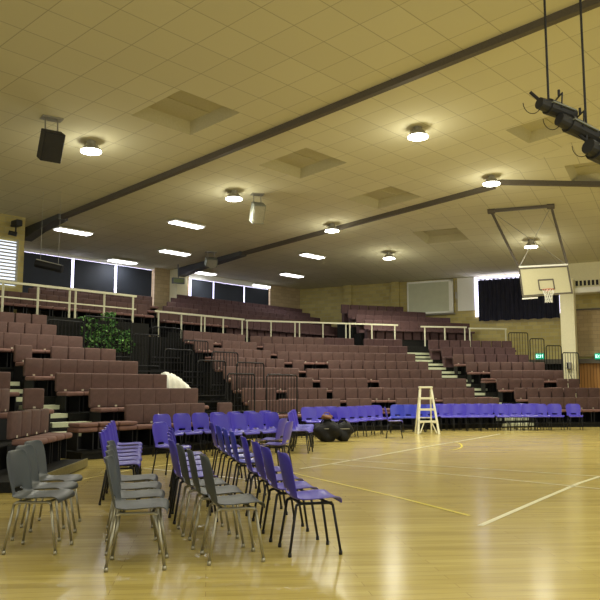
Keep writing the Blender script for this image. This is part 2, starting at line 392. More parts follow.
# ---- projection screen, white board panel, curtain
t0, t1 = tR(409), tR(455)
sc = thing('projection_screen', 'large white framed projection screen high on the brick rear wall', 'screen', C0+Rd*((t0+t1)/2)+Ra*.12+V(0, 0, 5.38), rz_of(nR))
hw = (t1-t0)/2; g = BM(); box(g, -hw+.06, hw-.1, -.02, .03, .06, 1.72); ob('screen_cloth', g, M['screen'], parent=sc)
g = BM(); box(g, -hw, hw, -.05, .04, 0, .09); box(g, -hw, hw, -.05, .04, 1.66, 1.76); box(g, -hw, -hw+.07, -.05, .04, 0, 1.76); box(g, hw-.22, hw, -.05, .04, 0, 1.76); ob('frame', g, M['white'], parent=sc)
g = BM(); tube(g, (-hw, -.05, -.06), (hw+.1, -.05, -.06), .04); ob('bottom_bar', g, M['metal'], parent=sc)
t2, t3 = tR(459), tR(481)
g = BM(); a = C0+Rd*t2+Ra*.06; b = C0+Rd*t3+Ra*.06; prism(g, [a, b, b-Ra*.04, a-Ra*.04], 5.45, 7.18)
o = struct('window_8', g, M['white'])
g = BM(); a = C0+Rd*(t3-.22)+Ra*.09; b = C0+Rd*tR(564)+Ra*.09; prism(g, [a, b, b-Ra*.02, a-Ra*.02], 5.1, 7.16); struct('window_9', g, M['day'])
bk = thing('wall_bracket', 'small dark switch box beside the screen on the white panel', 'bracket', C0+Rd*(t2-.05)+Ra*.12+V(0, 0, 6.1), rz_of(nR))
g = BM(); box(g, -.05, .05, -.08, .04, 0, .35, .02); ob('housing', g, M['metal'], parent=bk)
g = BM(); tube(g, (0, -.02, .3), (0, -.02, 1.0), .015); tube(g, (0, -.02, 0), (0, -.02, -.7), .015); ob('conduit', g, M['metal'], parent=bk)
t0, t1 = tR(481), tR(562)
cu = thing('stage_curtain', 'wide dark navy pleated curtain hanging behind the basketball backboard', 'curtain', C0+Rd*((t0+t1)/2)+Ra*.3+V(0, 0, 4.85), rz_of(nR))
g = BM(); nn = 120; hw = (t1-t0)/2; rows = [0, .6, 1.3, 2.12]; grid = []
for j, z in enumerate(rows):
    grid.append([g.verts.new((-hw+2*hw*i/nn, .07*math.sin(i*.95)+.02*math.sin(i*.31+j), z+(.02*math.sin(i*.4) if j == 0 else 0))) for i in range(nn+1)])
for j in range(3):
    for i in range(nn): g.faces.new((grid[j][i], grid[j][i+1], grid[j+1][i+1], grid[j+1][i]))
ob('drape', g, M['curtain'], parent=cu, smooth=True)
g = BM(); tube(g, (-hw-.1, 0, 2.16), (hw+.1, 0, 2.16), .03); ob('curtain_rail', g, M['white'], parent=cu)

# ================================================================== STANDS
def Ht(n): return 1.1+.37*(n-1)      # top of the backrests in row n
PITCH = .5
M_hide = []
def tier_stand(label, E, N, c1, rows, dc, y0=.0, hf=Ht, last_back=.3, base=0, front=.68, skin='blackg'):
    """rows: list of (u0,u1) ; builds one tiered platform object"""
    mid = [r for r in rows if r]
    st = thing('tiered_stand', label, 'bleachers', (0, 0, 0))
    uc = sum((r[0]+r[1])/2 for r in mid)/len(mid)
    org = pt(E, N, uc, c1-front); st.location = org; st.rotation_euler = (0, 0, rz_of(N))
    for i, r in enumerate(rows):
        if not r: continue
        p = hf(i+1)-.95; f = -front+front+i*dc
        b = BM(); box(b, r[0]-uc, r[1]-uc, i*dc, i*dc+dc+(.25 if i == len(rows)-1 else 0), base, p)
        # nosing
        box(b, r[0]-uc, r[1]-uc, i*dc-.02, i*dc+.05, p-.035, p+.006)
        ob('tier', b, M[skin], parent=st)
    return st
SEATS = []     # (point, rz, blockname, row, folded, upper)
def seat_row(block, E, N, c, u0, u1, z, row, upper=False, folded=0.055, fixfold=()):
    n = max(1, int(round((u1-u0)/PITCH))); d = (u1-u0)/n
    for k in range(n):
        p = pt(E, N, u0+d*(k+.5), c, z)
        SEATS.append([p, rz_of(N), block, row, (random.random() < folded) or (k in fixfold), upper, u0+d*(k+.5)])
DC = .93
# block: near left stand
c1 = 14.3; B1 = []
rp = [(127, 232), (91, 198), (57, 167), (25, 138), (14, 116), (-15, 82), (-30, 56), (-40, 46)]
for i, (a, b) in enumerate(rp):
    c = c1+i*DC; B1.append((upos(a, E1, N1, c), upos(b, E1, N1, c)))
u66 = upos(68, E1, N1, c1)
tier_stand('black tiered stand of maroon seats at left, between pale steps and guard rails', E1, N1, c1, [((u66 if i == 0 else a)-.02, b+.05) for i, (a, b) in enumerate(B1)], DC)
seat_row('left', E1, N1, c1, u66, B1[0][0], Ht(1)-.95, 1, folded=1)
for i, (a, b) in enumerate(B1): seat_row('left', E1, N1, c1+i*DC, a, b, Ht(i+1)-.95, i+1, folded=.04, fixfold=(((1,) if i == 4 else ())))
# block: short stand left of the pale steps (rows two to four)
Bw = [None]; 
for i, (a, b) in enumerate([(-30, 46), (-60, 12), (-90, -14)]):
    c = c1+(i+1)*DC; Bw.append((upos(a, E1, N1, c), upos(b, E1, N1, c)))
tier_stand('black stub of tiered stand at far left edge, left of the pale steps', E1, N1, c1, Bw, DC)
for i, r in enumerate(Bw):
    if r: seat_row('edge', E1, N1, c1+i*DC, r[1]-.5, r[1], Ht(i+1)-.95, i+1, folded=0)
# block 0 : nearest stand facing right
E0 = V(-.03, 1, 0).normalized(); N0 = V(-E0.y, E0.x, 0)
c0 = pt(V(1, 0, 0), V(0, 1, 0), -4.75, 13).dot(N0)
B0 = [(10.9, 14.3), (10.9, 14.8)]
st0 = tier_stand('low black tiered stand with olive front at left edge facing the court', E0, N0, c0, B0, DC, front=.75)
b = BM(); uc = sum((r[0]+r[1])/2 for r in B0)/2; box(b, B0[0][0]-uc, B0[0][1]-uc, -.04, -.022, .02, .12+.05); ob('front_board', b, M['fascia'], parent=st0)
for i, r in enumerate(B0): seat_row('near', E0, N0, c0+i*DC, (12.3 if i == 0 else 11.9), r[1], Ht(i+1)-.95, i+1, folded=0)
# centre stand, left wing
c2 = 15.9; B2 = []
rp = [(250, 341), (242, 328), (232, 314), (224, 300), (213, 286), (203, 272), (194, 258), (183, 246)]
for i, (a, b) in enumerate(rp):
    c = c2+i*DC; B2.append((upos(a, E1, N1, c), upos(b, E1, N1, c)-.1))
tier_stand('black tiered stand of maroon seats, wedge wing behind the black guard rails', E1, N1, c2, B2, DC)
for i, (a, b) in enumerate(B2): seat_row('wing', E1, N1, c2+i*DC, a, b, Ht(i+1)-.95, i+1)
# centre stand
c3 = 24.25; B3 = []
rp = [(346, 497), (332, 484), (320, 465), (306, 441), (292, 428), (277, 415), (263, 407), (250, 402)]
for i, (a, b) in enumerate(rp):
    c = c3+i*DC; B3.append((upos(a, E3, N3, c), upos(b, E3, N3, c)))
tier_stand('wide black tiered stand of maroon seats in the centre behind the ladder', E3, N3, c3, B3, DC)
for i, (a, b) in enumerate(B3): seat_row('centre', E3, N3, c3+i*DC, a, b, Ht(i+1)-.95, i+1)
# right stand
c4 = 26.7; B4 = []
rp = [(526, 640), (512, 598), (495, 578), (479, 562), (465, 544), (452, 528), (441, 515), (428, 512)]
for i, (a, b) in enumerate(rp):
    c = c4+i*DC; B4.append((upos(a, E4, N4, c), upos(b, E4, N4, c)))
tier_stand('black tiered stand of maroon seats at right below the curtain', E4, N4, c4, B4, DC)
for i, (a, b) in enumerate(B4): seat_row('right', E4, N4, c4+i*DC, a, b, Ht(i+1)-.95, i+1)

# mezzanine walkway (structure) and upper tiers
def plan_cut(E, N, u, c0_, c1_): return pt(E, N, u, c0_), pt(E, N, u, c1_)
uG = upos(145, E1, N1, 21.5)
bm = BM(); prism(bm, [pt(E1, N1, 2, 21.3), pt(E1, N1, uG, 21.3), pt(E1, N1, uG, 28.4), pt(E1, N1, 2, 28.4)], 0, 3.72); struct('floor', bm, M['blackg'])
jx = pt(E1, N1, 0, 23.15)
bm = BM(); J = V(-2.4, 32.35, 0)
pA = onrow(151, E1, N1, 23.15); rr = onrow(700, E4, N4, 34.0)
prism(bm, [pA, J, onrow(404, E3, N3, 31.6), onrow(425, E4, N4, 34.0), onrow(506, E4, N4, 34.1), C0+Rd*tR(508), C0, pt(E1, N1, pA.dot(E1)-2.2, 28.4), pt(E1, N1, pA.dot(E1)-2.2, 24.5)], 0, 3.44)
struct('floor', bm, M['blackg'])
# upper tiers
def upper(label, block, E, N, c0_, dc, h0, dh, ends, z0=3.4, wallcut=False):
    rws = []
    for i, (a, b) in enumerate(ends):
        c = c0_+i*dc; ua, ub = upos(a, E, N, c), upos(b, E, N, c)
        if wallcut:
            # rear wall line: p.nR = cR - .35
            k = (cR-.55-(N*c).dot(nR))/E.dot(nR); ub = min(ub, k)
        rws.append((ua, ub))
    st = tier_stand(label, E, N, c0_, rws, dc, hf=lambda n: h0+dh*(n-1), base=z0, front=.6)
    for i, (a, b) in enumerate(rws): seat_row(block, E, N, c0_+i*dc, a, b, h0+dh*i-.95, i+1, upper=True, folded=.0)
    return rws
upper('upper dark tier of seats under the long left windows', 'upleft', E1, N1, 23.75, .85, 4.72, .3, [(-10, 146), (26, 149), (30, 151)], z0=3.7)
upper('upper dark tier of seats filling the corner behind the centre handrail', 'upcorner', E1, N1, 24.5, .78, 4.66, .31, [(158, 339), (162, 331), (166, 320), (170, 310), (176, 302)])
upper('upper tier of seats in front of the projection screen wall', 'upright', E3, N3, 32.5, .84, 4.72, .34, [(364, 470), (356, 452), (348, 426), (341, 404)], wallcut=True)

# ---- seats
def seat_meshes(col):
    b = BM(); box(b, -.242, .242, -.045, .045, .50, .95, .028); ba = mesh_of(b, 'backrest', M[col], True)
    b = BM(); box(b, -.238, .238, -.50, -.04, .40, .50, .035); cu_ = mesh_of(b, 'seat_cushion', M['cush'], True)
    b = BM(); box(b, -.2, -.17, -.40, .03, .02, .41); box(b, .17, .2, -.40, .03, .02, .41); box(b, -.2, .2, -.03, .03, .36, .41); fr = mesh_of(b, 'bracket', M['black'])
    b = BM(); box(b, -.03, .03, -.058, -.05, .515, .555); pl = mesh_of(b, 'number_plate', M['plate'])
    b = BM(); box(b, -.236, .236, -.52, -.07, .51, .59, .028); fo = mesh_of(b, 'backrest', M['cush'], True)
    return ba, cu_, fr, pl, fo
SM = seat_meshes('seat')
vis = []
for s in SEATS:
    x, y, d = pxof(s[0]+V(0, 0, .8)); 
    if -14 < x < 614 and 0 < y < 600: vis.append((F/d, x, s))
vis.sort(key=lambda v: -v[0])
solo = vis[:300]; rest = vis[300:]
WHERE = {'left': ('right end', -1, 'left stand'), 'edge': ('right end', -1, 'edge stub stand'), 'near': ('far end', -1, 'near low stand'),
         'wing': ('left', 1, 'wedge stand'), 'centre': ('left', 1, 'centre stand'), 'right': ('left', 1, 'right stand'),
         'upleft': ('right end', -1, 'upper left tier'), 'upcorner': ('left', 1, 'upper corner tier'), 'upright': ('left', 1, 'upper tier by screen')}
rank = {}
byrow = {}
for v in vis: byrow.setdefault((v[2][2], v[2][3]), []).append(v)
for k, l in byrow.items():
    l.sort(key=lambda v: v[2][6]*WHERE[k[0]][1])
    for i, v in enumerate(l): rank[id(v[2])] = i+1
rowN = {k: ORD[k]+' row up' for k in range(1, 9)}; rowN[1] = 'front row'
for sc_, x, s in solo:
    p, rz, blk, row, fold, upr, u = s
    end, sg, wh = WHERE[blk]
    o = bpy.data.objects.new('tier_seat', None); COL.objects.link(o); o.location = p; o.rotation_euler = (0, 0, rz); o.empty_display_size = .1
    o['label'] = ('folded ' if fold else '')+'maroon seat, %s from %s, %s, %s' % (ORD[rank[id(s)]], end, rowN[row], wh)
    o['category'] = 'seat'; o['group'] = 'maroon seats on the %s' % wh
    ch = ((SM[4], 'backrest'), (SM[1], 'seat_cushion'), (SM[2], 'bracket')) if fold else ((SM[0], 'backrest'), (SM[1], 'seat_cushion'), (SM[2], 'bracket'), (SM[3], 'number_plate'))
    first = None
    for me, nm in ch:
        c = bpy.data.objects.new(nm, me); COL.objects.link(c); c.parent = first if nm == 'number_plate' else o
        first = first or c
b = BM()
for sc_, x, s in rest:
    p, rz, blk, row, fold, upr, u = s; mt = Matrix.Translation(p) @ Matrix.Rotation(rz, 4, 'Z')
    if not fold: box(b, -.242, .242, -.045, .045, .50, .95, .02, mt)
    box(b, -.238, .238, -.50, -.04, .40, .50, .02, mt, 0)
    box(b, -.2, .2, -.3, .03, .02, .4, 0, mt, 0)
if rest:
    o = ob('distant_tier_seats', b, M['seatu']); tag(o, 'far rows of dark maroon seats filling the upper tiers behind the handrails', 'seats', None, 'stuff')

# ---- aisle steps (pale treads)
def steps(label, Ef, Nf, cfirst, pxs, dc, per=2, f0=0):
    a0 = onrow((pxs[0][0]+pxs[0][1])/2, Ef, Nf, cfirst)
    st = thing('aisle_steps', label, 'steps', a0, 0)
    st.rotation_euler = (0, 0, rz_of(Nf)); u0 = a0.dot(Ef)
    for i in range(f0*per, len(pxs)*per-1):
        f = i/per; k = min(int(f), len(pxs)-2); w_ = f-k
        pa = pxs[k][0]*(1-w_)+pxs[k+1][0]*w_; pb = pxs[k][1]*(1-w_)+pxs[k+1][1]*w_
        c = cfirst-.62+f*dc
        ua, ub = upos(pa, Ef, Nf, c), upos(pb, Ef, Nf, c)
        z = .15+.37*(f+ (1-per)/per*0)
        b = BM(); y = c-cfirst; hgt = z
        box(b, ua-u0, ub-u0, y+.03, y+dc/per+.25, 0, hgt-.09); o1 = ob('riser', b, M['black'], parent=st)
        b = BM(); box(b, ua-u0+.04, ub-u0-.04, y, y+dc/per-.10, hgt-.10, hgt); ob('tread', b, M['tread'], parent=st)
steps('pale timber aisle steps climbing between the left stand and its edge stub', E1, N1, c1, [(80, 125), (62, 105), (46, 87), (10, 53), (-15, 23)], DC, f0=1)
steps('pale timber aisle steps climbing between the centre and right stands', E3, N3, c3-.1, [(499, 541), (486, 527), (467, 510), (443, 494), (430, 480), (417, 467), (409, 455), (404, 443), (402, 435)], .93)

# ---- cream handrails
def handrail(label, pts_, ztop, zbot, posts, mid=False):
    org = V(pts_[0].x, pts_[0].y, zbot)
    st = thing('handrail', label, 'handrail', org)
    b = BM()
    for p, q in zip(pts_, pts_[1:]): bar(b, V(p.x, p.y, ztop)-org, V(q.x, q.y, ztop)-org, .07, .07)
    ob('top_rail', b, M['rail'], parent=st)
    if mid:
        b = BM()
        for p, q in zip(pts_, pts_[1:]): bar(b, V(p.x, p.y, (ztop+zbot)/2+.02)-org, V(q.x, q.y, (ztop+zbot)/2+.02)-org, .04, .04)
        ob('mid_rail', b, M['rail'], parent=st)
    for p in posts:
        b = BM(); bar(b, V(p.x, p.y, zbot)-org, V(p.x, p.y, ztop)-org, .055, .055); ob('post', b, M['rail'], parent=st)
cr = 21.5
handrail('cream double handrail on the left walkway below the dark blinds', [onrow(-25, E1, N1, cr), onrow(135, E1, N1, cr)], 4.68, 3.72, [onrow(x, E1, N1, cr) for x in (0.5, 36, 68, 74, 103, 132)], True)
cr2 = 23.3
handrail('cream handrail sloping along the wedge stand top', [onrow(154, E1, N1, cr2), V(-2.46, 32.5, 0)], 4.45, 3.44, [onrow(x, E1, N1, cr2) for x in (158, 181, 201, 204.5, 223, 242)])
c33 = 31.75
handrail('long cream handrail along the top of the centre stand', [onrow(245.5, E3, N3, c33), onrow(398, E3, N3, c33)], 4.45, 3.44, [onrow(x, E3, N3, c33) for x in (247, 271, 295, 299.5, 323, 346, 350, 372, 395)])
c44 = 34.2
handrail('short cream handrail above the right stand beside the steps', [onrow(421, E4, N4, c44), onrow(467, E4, N4, c44)], 4.4, 3.44, [onrow(x, E4, N4, c44) for x in (425, 445, 465)])
handrail('thin cream handrail running from post to wall above the right stand', [onrow(469, E4, N4, c44), onrow(507, E4, N4, c44)], 4.35, 3.44, [onrow(x, E4, N4, c44) for x in (470, 506)])

# ---- black guard rail panels
def guard(label, E, N, c, pa, pb, ytop, hgt, group):
    a = onrow(pa, E, N, c); b_ = onrow(pb, E, N, c); m = (a+b_)/2
    zt = EYE+(387-ytop)*m.y/F; L_ = (b_-a).length
    st = thing('guard_rail', label, 'guard rail', V(m.x, m.y, zt-hgt), rz_of(N), group)
    b = BM(); r = .022; h = L_/2
    polytube(b, [(-h, 0, 0), (-h, 0, hgt-.06), (-h+.06, 0, hgt), (h-.06, 0, hgt), (h, 0, hgt-.06), (h, 0, 0)], r); tube(b, (-h, 0, .12), (h, 0, .12), .016)
    ob('frame', b, M['black'], parent=st)
    b = BM(); n = max(4, int(L_/.125))
    for k in range(1, n): tube(b, (-h+L_*k/n, 0, .12), (-h+L_*k/n, 0, hgt), .011, 6)
    ob('bars', b, M['black'], parent=st)
    return st, zt-hgt, m
GL = 'black barred guard rails stepping down beside the wedge stand'
far = [(152, 181, 328, 22.3), (184, 208, 341, 20.6), (212, 238, 352.5, 18.9), (237, 264, 363, 17.2), (267, 297, 375, 15.3)]
names = ['highest', 'second highest', 'middle', 'second lowest', 'lowest']
skirt = []
for i, (a, b, y, c) in enumerate(far): skirt.append((guard('black barred guard rail, %s of the run against the wedge stand' % names[i], E1, N1, c, a, b, y, 1.25, GL), c, a, b))
near = [(133, 160, 335, 21.0), (165, 193, 350, 19.2), (198, 226, 361, 17.4), (228, 255, 374, 15.6)]
names = ['highest', 'second highest', 'second lowest', 'lowest']
for i, (a, b, y, c) in enumerate(near): skirt.append((guard('black barred guard rail, %s of the nearer run beside the left stand' % names[i], E1, N1, c, a, b, y, 1.2, 'black barred guard rails stepping down beside the left stand'), c, a, b))
guard('black barred guard rail in front of the green plants', E1, N1, 21.0, 84, 131, 318, 1.4, None)
guard('pale lit black barred guard rail left of the plants', E1, N1, 21.1, 46, 83, 321, .9, None)
GR = 'black barred guard rails stepping down right of the right stand'
nm = ['highest, beside the end of the thin handrail', 'second, left of the lit exit sign', 'third, directly right of the lit exit sign', 'lowest, in front of the cream column']
for i, (a, b, y, c) in enumerate([(509, 528, 333, 33.3), (530, 544, 339, 31.6), (546, 561, 346, 30.6), (562, 578, 353, 29.7)]):
    g_, zb, m = guard('black barred guard rail, ' + nm[i], E4, N4, c, a, b, y, 1.35, GR)
# black understructure blocks carrying the guard rails between the two stands
ub = thing('stand_understructure', 'black stepped framework under the guard rails between left and wedge stands', 'framework', onrow(190, E1, N1, 15.2), rz_of(N1))
org = ub.location.copy()
for (g_, zb, m), c, a, b in skirt:
    bb = BM(); A_ = onrow(a, E1, N1, c); B_ = onrow(b, E1, N1, c)
    ua = (A_-org).dot(E1); ubb = (B_-org).dot(E1); y = (A_-org).dot(N1)
    box(bb, ua-.1, ubb+.12, y-.05, y+.5, 0, zb-.45); 
    ob('black_panel', bb, M['blackg'], parent=ub)
    bb = BM()
    nb = 4
    for k in range(nb):
        z = zb-.06-.3*k
        if z > .1: bar(bb, (ua-.1, y-.08, z), (ubb+.12, y-.08, z), .04, .05)
    ob('cross_bar', bb, M['black'], parent=ub)

# ================================================================== PLANTS
def plant(px, h, z0, c, label, seed, wd):
    rnd = random.Random(seed); p = onrow(px, E1, N1, c)
    st = thing('potted_plant', label, 'plant', V(p.x, p.y, z0), 0, 'leafy pot plants behind the guard rail')
    b = BM(); tube(b, (0, 0, 0), (0, 0, .3), .13, 14, .17); ob('pot', b, M['black'], parent=st)
    b = BM()
    for k in range(7):
        a = rnd.random()*6.3; tube(b, (0, 0, .28), (math.cos(a)*wd*.4, math.sin(a)*wd*.3, .3+h*rnd.uniform(.4, .8)), .008, 5)
    ob('stem', b, M['leaf'], parent=st)
    b = BM()
    for k in range(260):
        a = rnd.random()*6.3; r = wd*math.sqrt(rnd.random()); z = .3+h*rnd.random()**.8; r *= (1.15-.6*abs((z-.3)/h-.4))
        c_ = V(math.cos(a)*r, math.sin(a)*r*.7, z); d = V(rnd.uniform(-1, 1), rnd.uniform(-1, 1), rnd.uniform(-.5, .8)).normalized(); s = d.cross(V(rnd.uniform(-1, 1), rnd.uniform(-1, 1), .4)).normalized()
        l = rnd.uniform(.1, .19); w_ = l*.3; n_ = d.cross(s)*.02
        v1 = [b.verts.new(c_-d*l/2), b.verts.new(c_+s*w_/1.2-n_), b.verts.new(c_+d*l/2), b.verts.new(c_-s*w_/1.2-n_)]
        f = b.faces.new(v1); f.material_index = 1 if rnd.random() < .4 else 0
    ob('foliage', b, [M['leaf'], M['leaf2']], parent=st)
pb = BM(); a_ = onrow(76, E1, N1, 21.6-.25); e_ = onrow(131, E1, N1, 21.6-.25)
for i, (px, h, wd, lab) in enumerate([(86, 1.15, .42, 'bushy green pot plant, leftmost behind the black guard rail'), (98, .9, .42, 'bushy green pot plant between its taller neighbours'), (108, 1.35, .30, 'tallest thin green pot plant in the group'), (118, .8, .50, 'bushy green pot plant, rightmost by the dark entry')]):
    plant(px, h, 2.35, 22.0-.62, lab, 3+i, wd)
shelf = BM(); pp = [pt(E1, N1, onrow(78, E1, N1, 21.3).dot(E1), 21.12), pt(E1, N1, onrow(131, E1, N1, 21.3).dot(E1), 21.12), pt(E1, N1, onrow(131, E1, N1, 21.3).dot(E1), 22.3), pt(E1, N1, onrow(78, E1, N1, 21.3).dot(E1), 22.3)]

# ================================================================== LOOSE CHAIRS
def shell_mesh(m):
    prof = [(-.245, .455, .215), (-.25, .475, .235), (-.235, .497, .25), (-.14, .495, .262), (0, .482, .262), (.12, .478, .255), (.18, .492, .245), (.212, .53, .232), (.222, .565, .232), (.24, .65, .248), (.258, .74, .258), (.272, .81, .252), (.283, .86, .236), (.29, .89, .205), (.30, .905, .16)]
    b = BM(); nu = 10; g = []
    for j, (y, z, hw) in enumerate(prof):
        r = []
        for i in range(nu+1):
            t = -1+2*i/nu; x = hw*t
            if j < 7: yy, zz = y, z+.022*(t*t)**1.5*(1 if j > 1 else -.3)
            else: yy, zz = y-.045*t*t, z
            r.append(b.verts.new((x, yy, zz)))
        g.append(r)
    for j in range(len(prof)-1):
        for i in range(nu):
            if j == 7 and 3 <= i <= nu-4: continue     # hand slot
            b.faces.new((g[j][i], g[j][i+1], g[j+1][i+1], g[j+1][i]))
    # rolled rim
    me = mesh_of(b, 'seat_shell', m, True); return me
SHELL = {k: shell_mesh(M[k]) for k in ('purple', 'blue', 'grey')}
def leg_mesh(sx, sy, m):
    b = BM(); polytube(b, [(sx*.15, sy*.12, .46), (sx*.19, sy*.17, .44), (sx*.215, sy*.235, .03)], .0125); tube(b, (sx*.215, sy*.235, 0), (sx*.215, sy*.235, .035), .017)
    return mesh_of(b, 'leg', m, True)
LEGB = [leg_mesh(sx, sy, M['black']) for sx in (-1, 1) for sy in (-1, 1)]
LEGC = [leg_mesh(sx, sy, M['chr']) for sx in (-1, 1) for sy in (-1, 1)]
def fr_mesh(m):
    b = BM()
    for s in (-1, 1): tube(b, (s*.17, -.17, .452), (s*.17, .16, .452), .013)
    tube(b, (-.17, .12, .452), (.17, .12, .452), .013); tube(b, (-.17, -.13, .452), (.17, -.13, .452), .013); return mesh_of(b, 'under_frame', m)
FRB = fr_mesh(M['black']); FRC = fr_mesh(M['chr'])
def chair(x, y, f, kind, label, group):
    """f = facing direction in degrees, 0 = +X, -90 = towards camera"""
    fx, fy = math.cos(math.radians(f)), math.sin(math.radians(f)); th = math.atan2(fx, -fy)
    o = thing('plastic_chair', label, 'chair', (x, y, 0), th, group)
    c = link('seat_shell', SHELL[kind], o)
    md = c.modifiers.new('thick', 'SOLIDIFY'); md.thickness = .009; md.offset = 0
    sb = c.modifiers.new('sub', 'SUBSURF'); sb.levels = 1; sb.render_levels = 1
    for me in (LEGC if kind == 'grey' else LEGB): link('leg', me, o)
    link('under_frame', FRC if kind == 'grey' else FRB, o)
    return o
def jit(a): return a+random.uniform(-3, 3)
CHN = {'purple': 'violet plastic chair', 'blue': 'blue plastic chair', 'grey': 'grey plastic chair'}
def chairrow(desc, group, lst, f, start=1, endname='nearest'):
    """lst of (x,y,kind)"""
    for i, (x, y, k) in enumerate(lst):
        nm = CHN[k]+', '+('%s, %s' % (endname if i == 0 else ORD[i+1]+' from '+endname, desc.replace('the ', '')))
        chair(x, y, jit(f), k, nm, group)
# grey row at left edge (edge of seat x, z)
chairrow('the row at the left edge of the court', 'grey chairs at the left edge', [(-2.08-.26, 6.5, 'grey'), (-2.17-.26, 7.1, 'grey'), (-2.32-.26, 7.7, 'grey'), (-2.47-.26, 8.35, 'grey')][1:], -3)
# second column: grey near, violet far
lst = [(-1.12-.26-.19*(z-6.5)*1.3, z, 'grey') for z in (6.5, 7.1, 7.7, 8.35)]
chairrow('the grey row left of centre', 'grey chairs in the row left of centre', lst, 6)
lst = [(-2.07-.28-.21*(z-9.9), z, 'purple') for z in (9.95, 10.55, 11.15, 11.8, 12.5, 13.3)]
chairrow('the violet row before the left stand', 'violet chairs in the row before the left stand', lst, 8)
# third column
lst = [(-.78+.18, 6.75, 'grey'), (-.96+.15, 7.35, 'grey'), (-1.16+.15, 7.95, 'grey'), (-1.38+.16, 8.65, 'purple'), (-1.50+.16, 9.3, 'purple'), (-1.62+.16, 9.95, 'purple'), (-1.72+.16, 10.6, 'purple'), (-1.80+.12, 11.3, 'purple')]
chairrow('the middle row, grey then violet', 'chairs of the middle grey and violet row', lst, 14)
chair(-2.17, 12.7, -22, 'purple', 'lone violet plastic chair turned side-on in front of the left stand', 'single violet chairs')
# fourth column
pts4 = [(284, 7.05, 'purple'), (267, 7.7, 'purple'), (257, 8.4, 'purple'), (246, 9.15, 'purple'), (234, 10.3, 'blue'), (227, 11.0, 'blue'), (220, 11.8, 'blue'), (214, 12.7, 'purple')]
lst = [((px-300)/F*z+.24, z, k) for px, z, k in pts4]
chairrow('the right-hand row seen from behind', 'violet and blue chairs of the right-hand row', lst, 12)
# row parallel to left stand, facing court
def onr(px, c): p = onrow(px, E1, N1, c); return p
u0 = upos(170, E1, N1, 13.0)
lst = [(*pt(E1, N1, u0+.55*k, 13.0).xy, 'purple') for k in range(7)]
fA = math.degrees(math.atan2(La.y, La.x))
chairrow('the row along the foot of the left stand', 'violet chairs along the foot of the left stand', lst, fA, endname='leftmost')
u1_ = upos(228, E1, N1, 12.05)
lst = [(*pt(E1, N1, u1_+.55*k, 12.05).xy, 'purple') for k in range(4)]
chairrow('the short row in front, facing the court', 'violet chairs of the short second row', lst, fA, endname='leftmost')
# two chairs with backs to camera, facing left
chair(-.42, 13.3, 165, 'purple', 'violet plastic chair turned away, facing left beside the court', 'single violet chairs')
chair(-.55, 14.5, 160, 'purple', 'violet plastic chair facing left, behind the other turned-away chair', 'single violet chairs')
# group at centre facing right
lst = [((px-300)/F*z+.2, z, 'purple') for px, z in ((292, 17.4), (293, 18.0), (294, 18.6), (295, 19.2), (296, 19.8))]
chairrow('the centre cluster left of the black bags', 'violet chairs left of the black bags', lst, -12)
lst = [((px-300)/F*z, z, 'purple') for px, z in ((311, 22.2), (323, 22.5), (334, 22.8))]
chairrow('the trio behind the black bags', 'violet chairs behind the black bags', lst, -70, endname='leftmost')
lst = [((px-300)/F*z, z, 'purple') for px, z in ((347, 22.5), (355.5, 23.0), (364, 23.5), (372, 24.0), (380, 24.5))]
chairrow('the slanting row right of the black bags', 'violet chairs right of the black bags', lst, -58, endname='leftmost')
chair((393-300)/F*22.3, 22.3, -8, 'purple', 'violet plastic chair in profile just left of the ladder', 'single violet chairs')
lst = [((px-300)/F*z, z, 'blue') for px, z in ((396, 25.2), (407, 25.3), (418, 25.4), (429, 25.5))]
chairrow('the row half hidden by the ladder', 'blue chairs behind the ladder', lst, -100, endname='leftmost')
# long row at right
pxs = [445, 458, 471, 484.5, 500, 513, 527, 539, 553, 571.5]
lst = [((px-300)/F*(25.9+i*.06), 25.9+i*.06, 'purple') for i, px in enumerate(pxs)]
chairrow('the long front row before the right stand', 'violet chairs in the long row at right', lst, -97, endname='leftmost')
lst = [((px-300)/F*z, z, 'purple') for px, z in ((432, 27.75), (443, 27.8), (454, 27.85), (466, 27.9))]
lst = [((px-300)/F*z, z, 'purple') for px, z in ((430, 24.9+.9),)]+[]
# second row squeezed behind, only left half
for i, px in enumerate((438, 451, 464.5, 478, 491, 506.5, 520, 533)):
    z = 26.5+i*.04
    chair((px-300)/F*z, z, jit(-97), 'purple', 'violet plastic chair, %s, row squeezed behind the long right row' % ('leftmost' if i == 0 else ORD[i+1]+' from left'), 'violet chairs behind the long right row')

# ================================================================== LADDER
ld = thing('step_ladder', 'pale aluminium step ladder standing open on the court', 'ladder', ((424.5-300)/F*24.3, 24.3, 0), math.radians(4))
HL = 1.5
for s in (-1, 1):
    b = BM(); bar(b, (s*.34, -.32, 0), (s*.18, -.02, HL-.03), .065, .05); ob('front_rail', b, M['alu'], parent=ld)
    b = BM(); bar(b, (s*.27, .40, 0), (s*.18, .06, HL-.1), .045, .04); ob('rear_leg', b, M['alu'], parent=ld)
for k, z in enumerate((.40, .78, 1.14)):
    t = z/HL; hw = .34*(1-t)+.18*t; y = -.32*(1-t)-.02*t
    b = BM(); box(b, -hw, hw, y-.05, y+.06, z-.035, z+.03); ob('step', b, M['alu'], parent=ld)
    if k < 1:
        for s in (-1, 1):
            b = BM(); bar(b, (s*hw*.95, y, z-.05), (s*hw*.35, y, z-.02), .03, .03); tube(b, (s*.12, y, z-.02), (s*.27, y-.06, .03), .02); ob('brace', b, M['alu'], parent=ld)
b = BM(); box(b, -.22, .22, -.09, .1, HL-.04, HL+.02, .01); ob('top_cap', b, M['alu'], parent=ld)
b = BM(); bar(b, (-.25, .25, .5), (.25, .25, .5), .03, .03); ob('rear_brace', b, M['alu'], parent=ld)

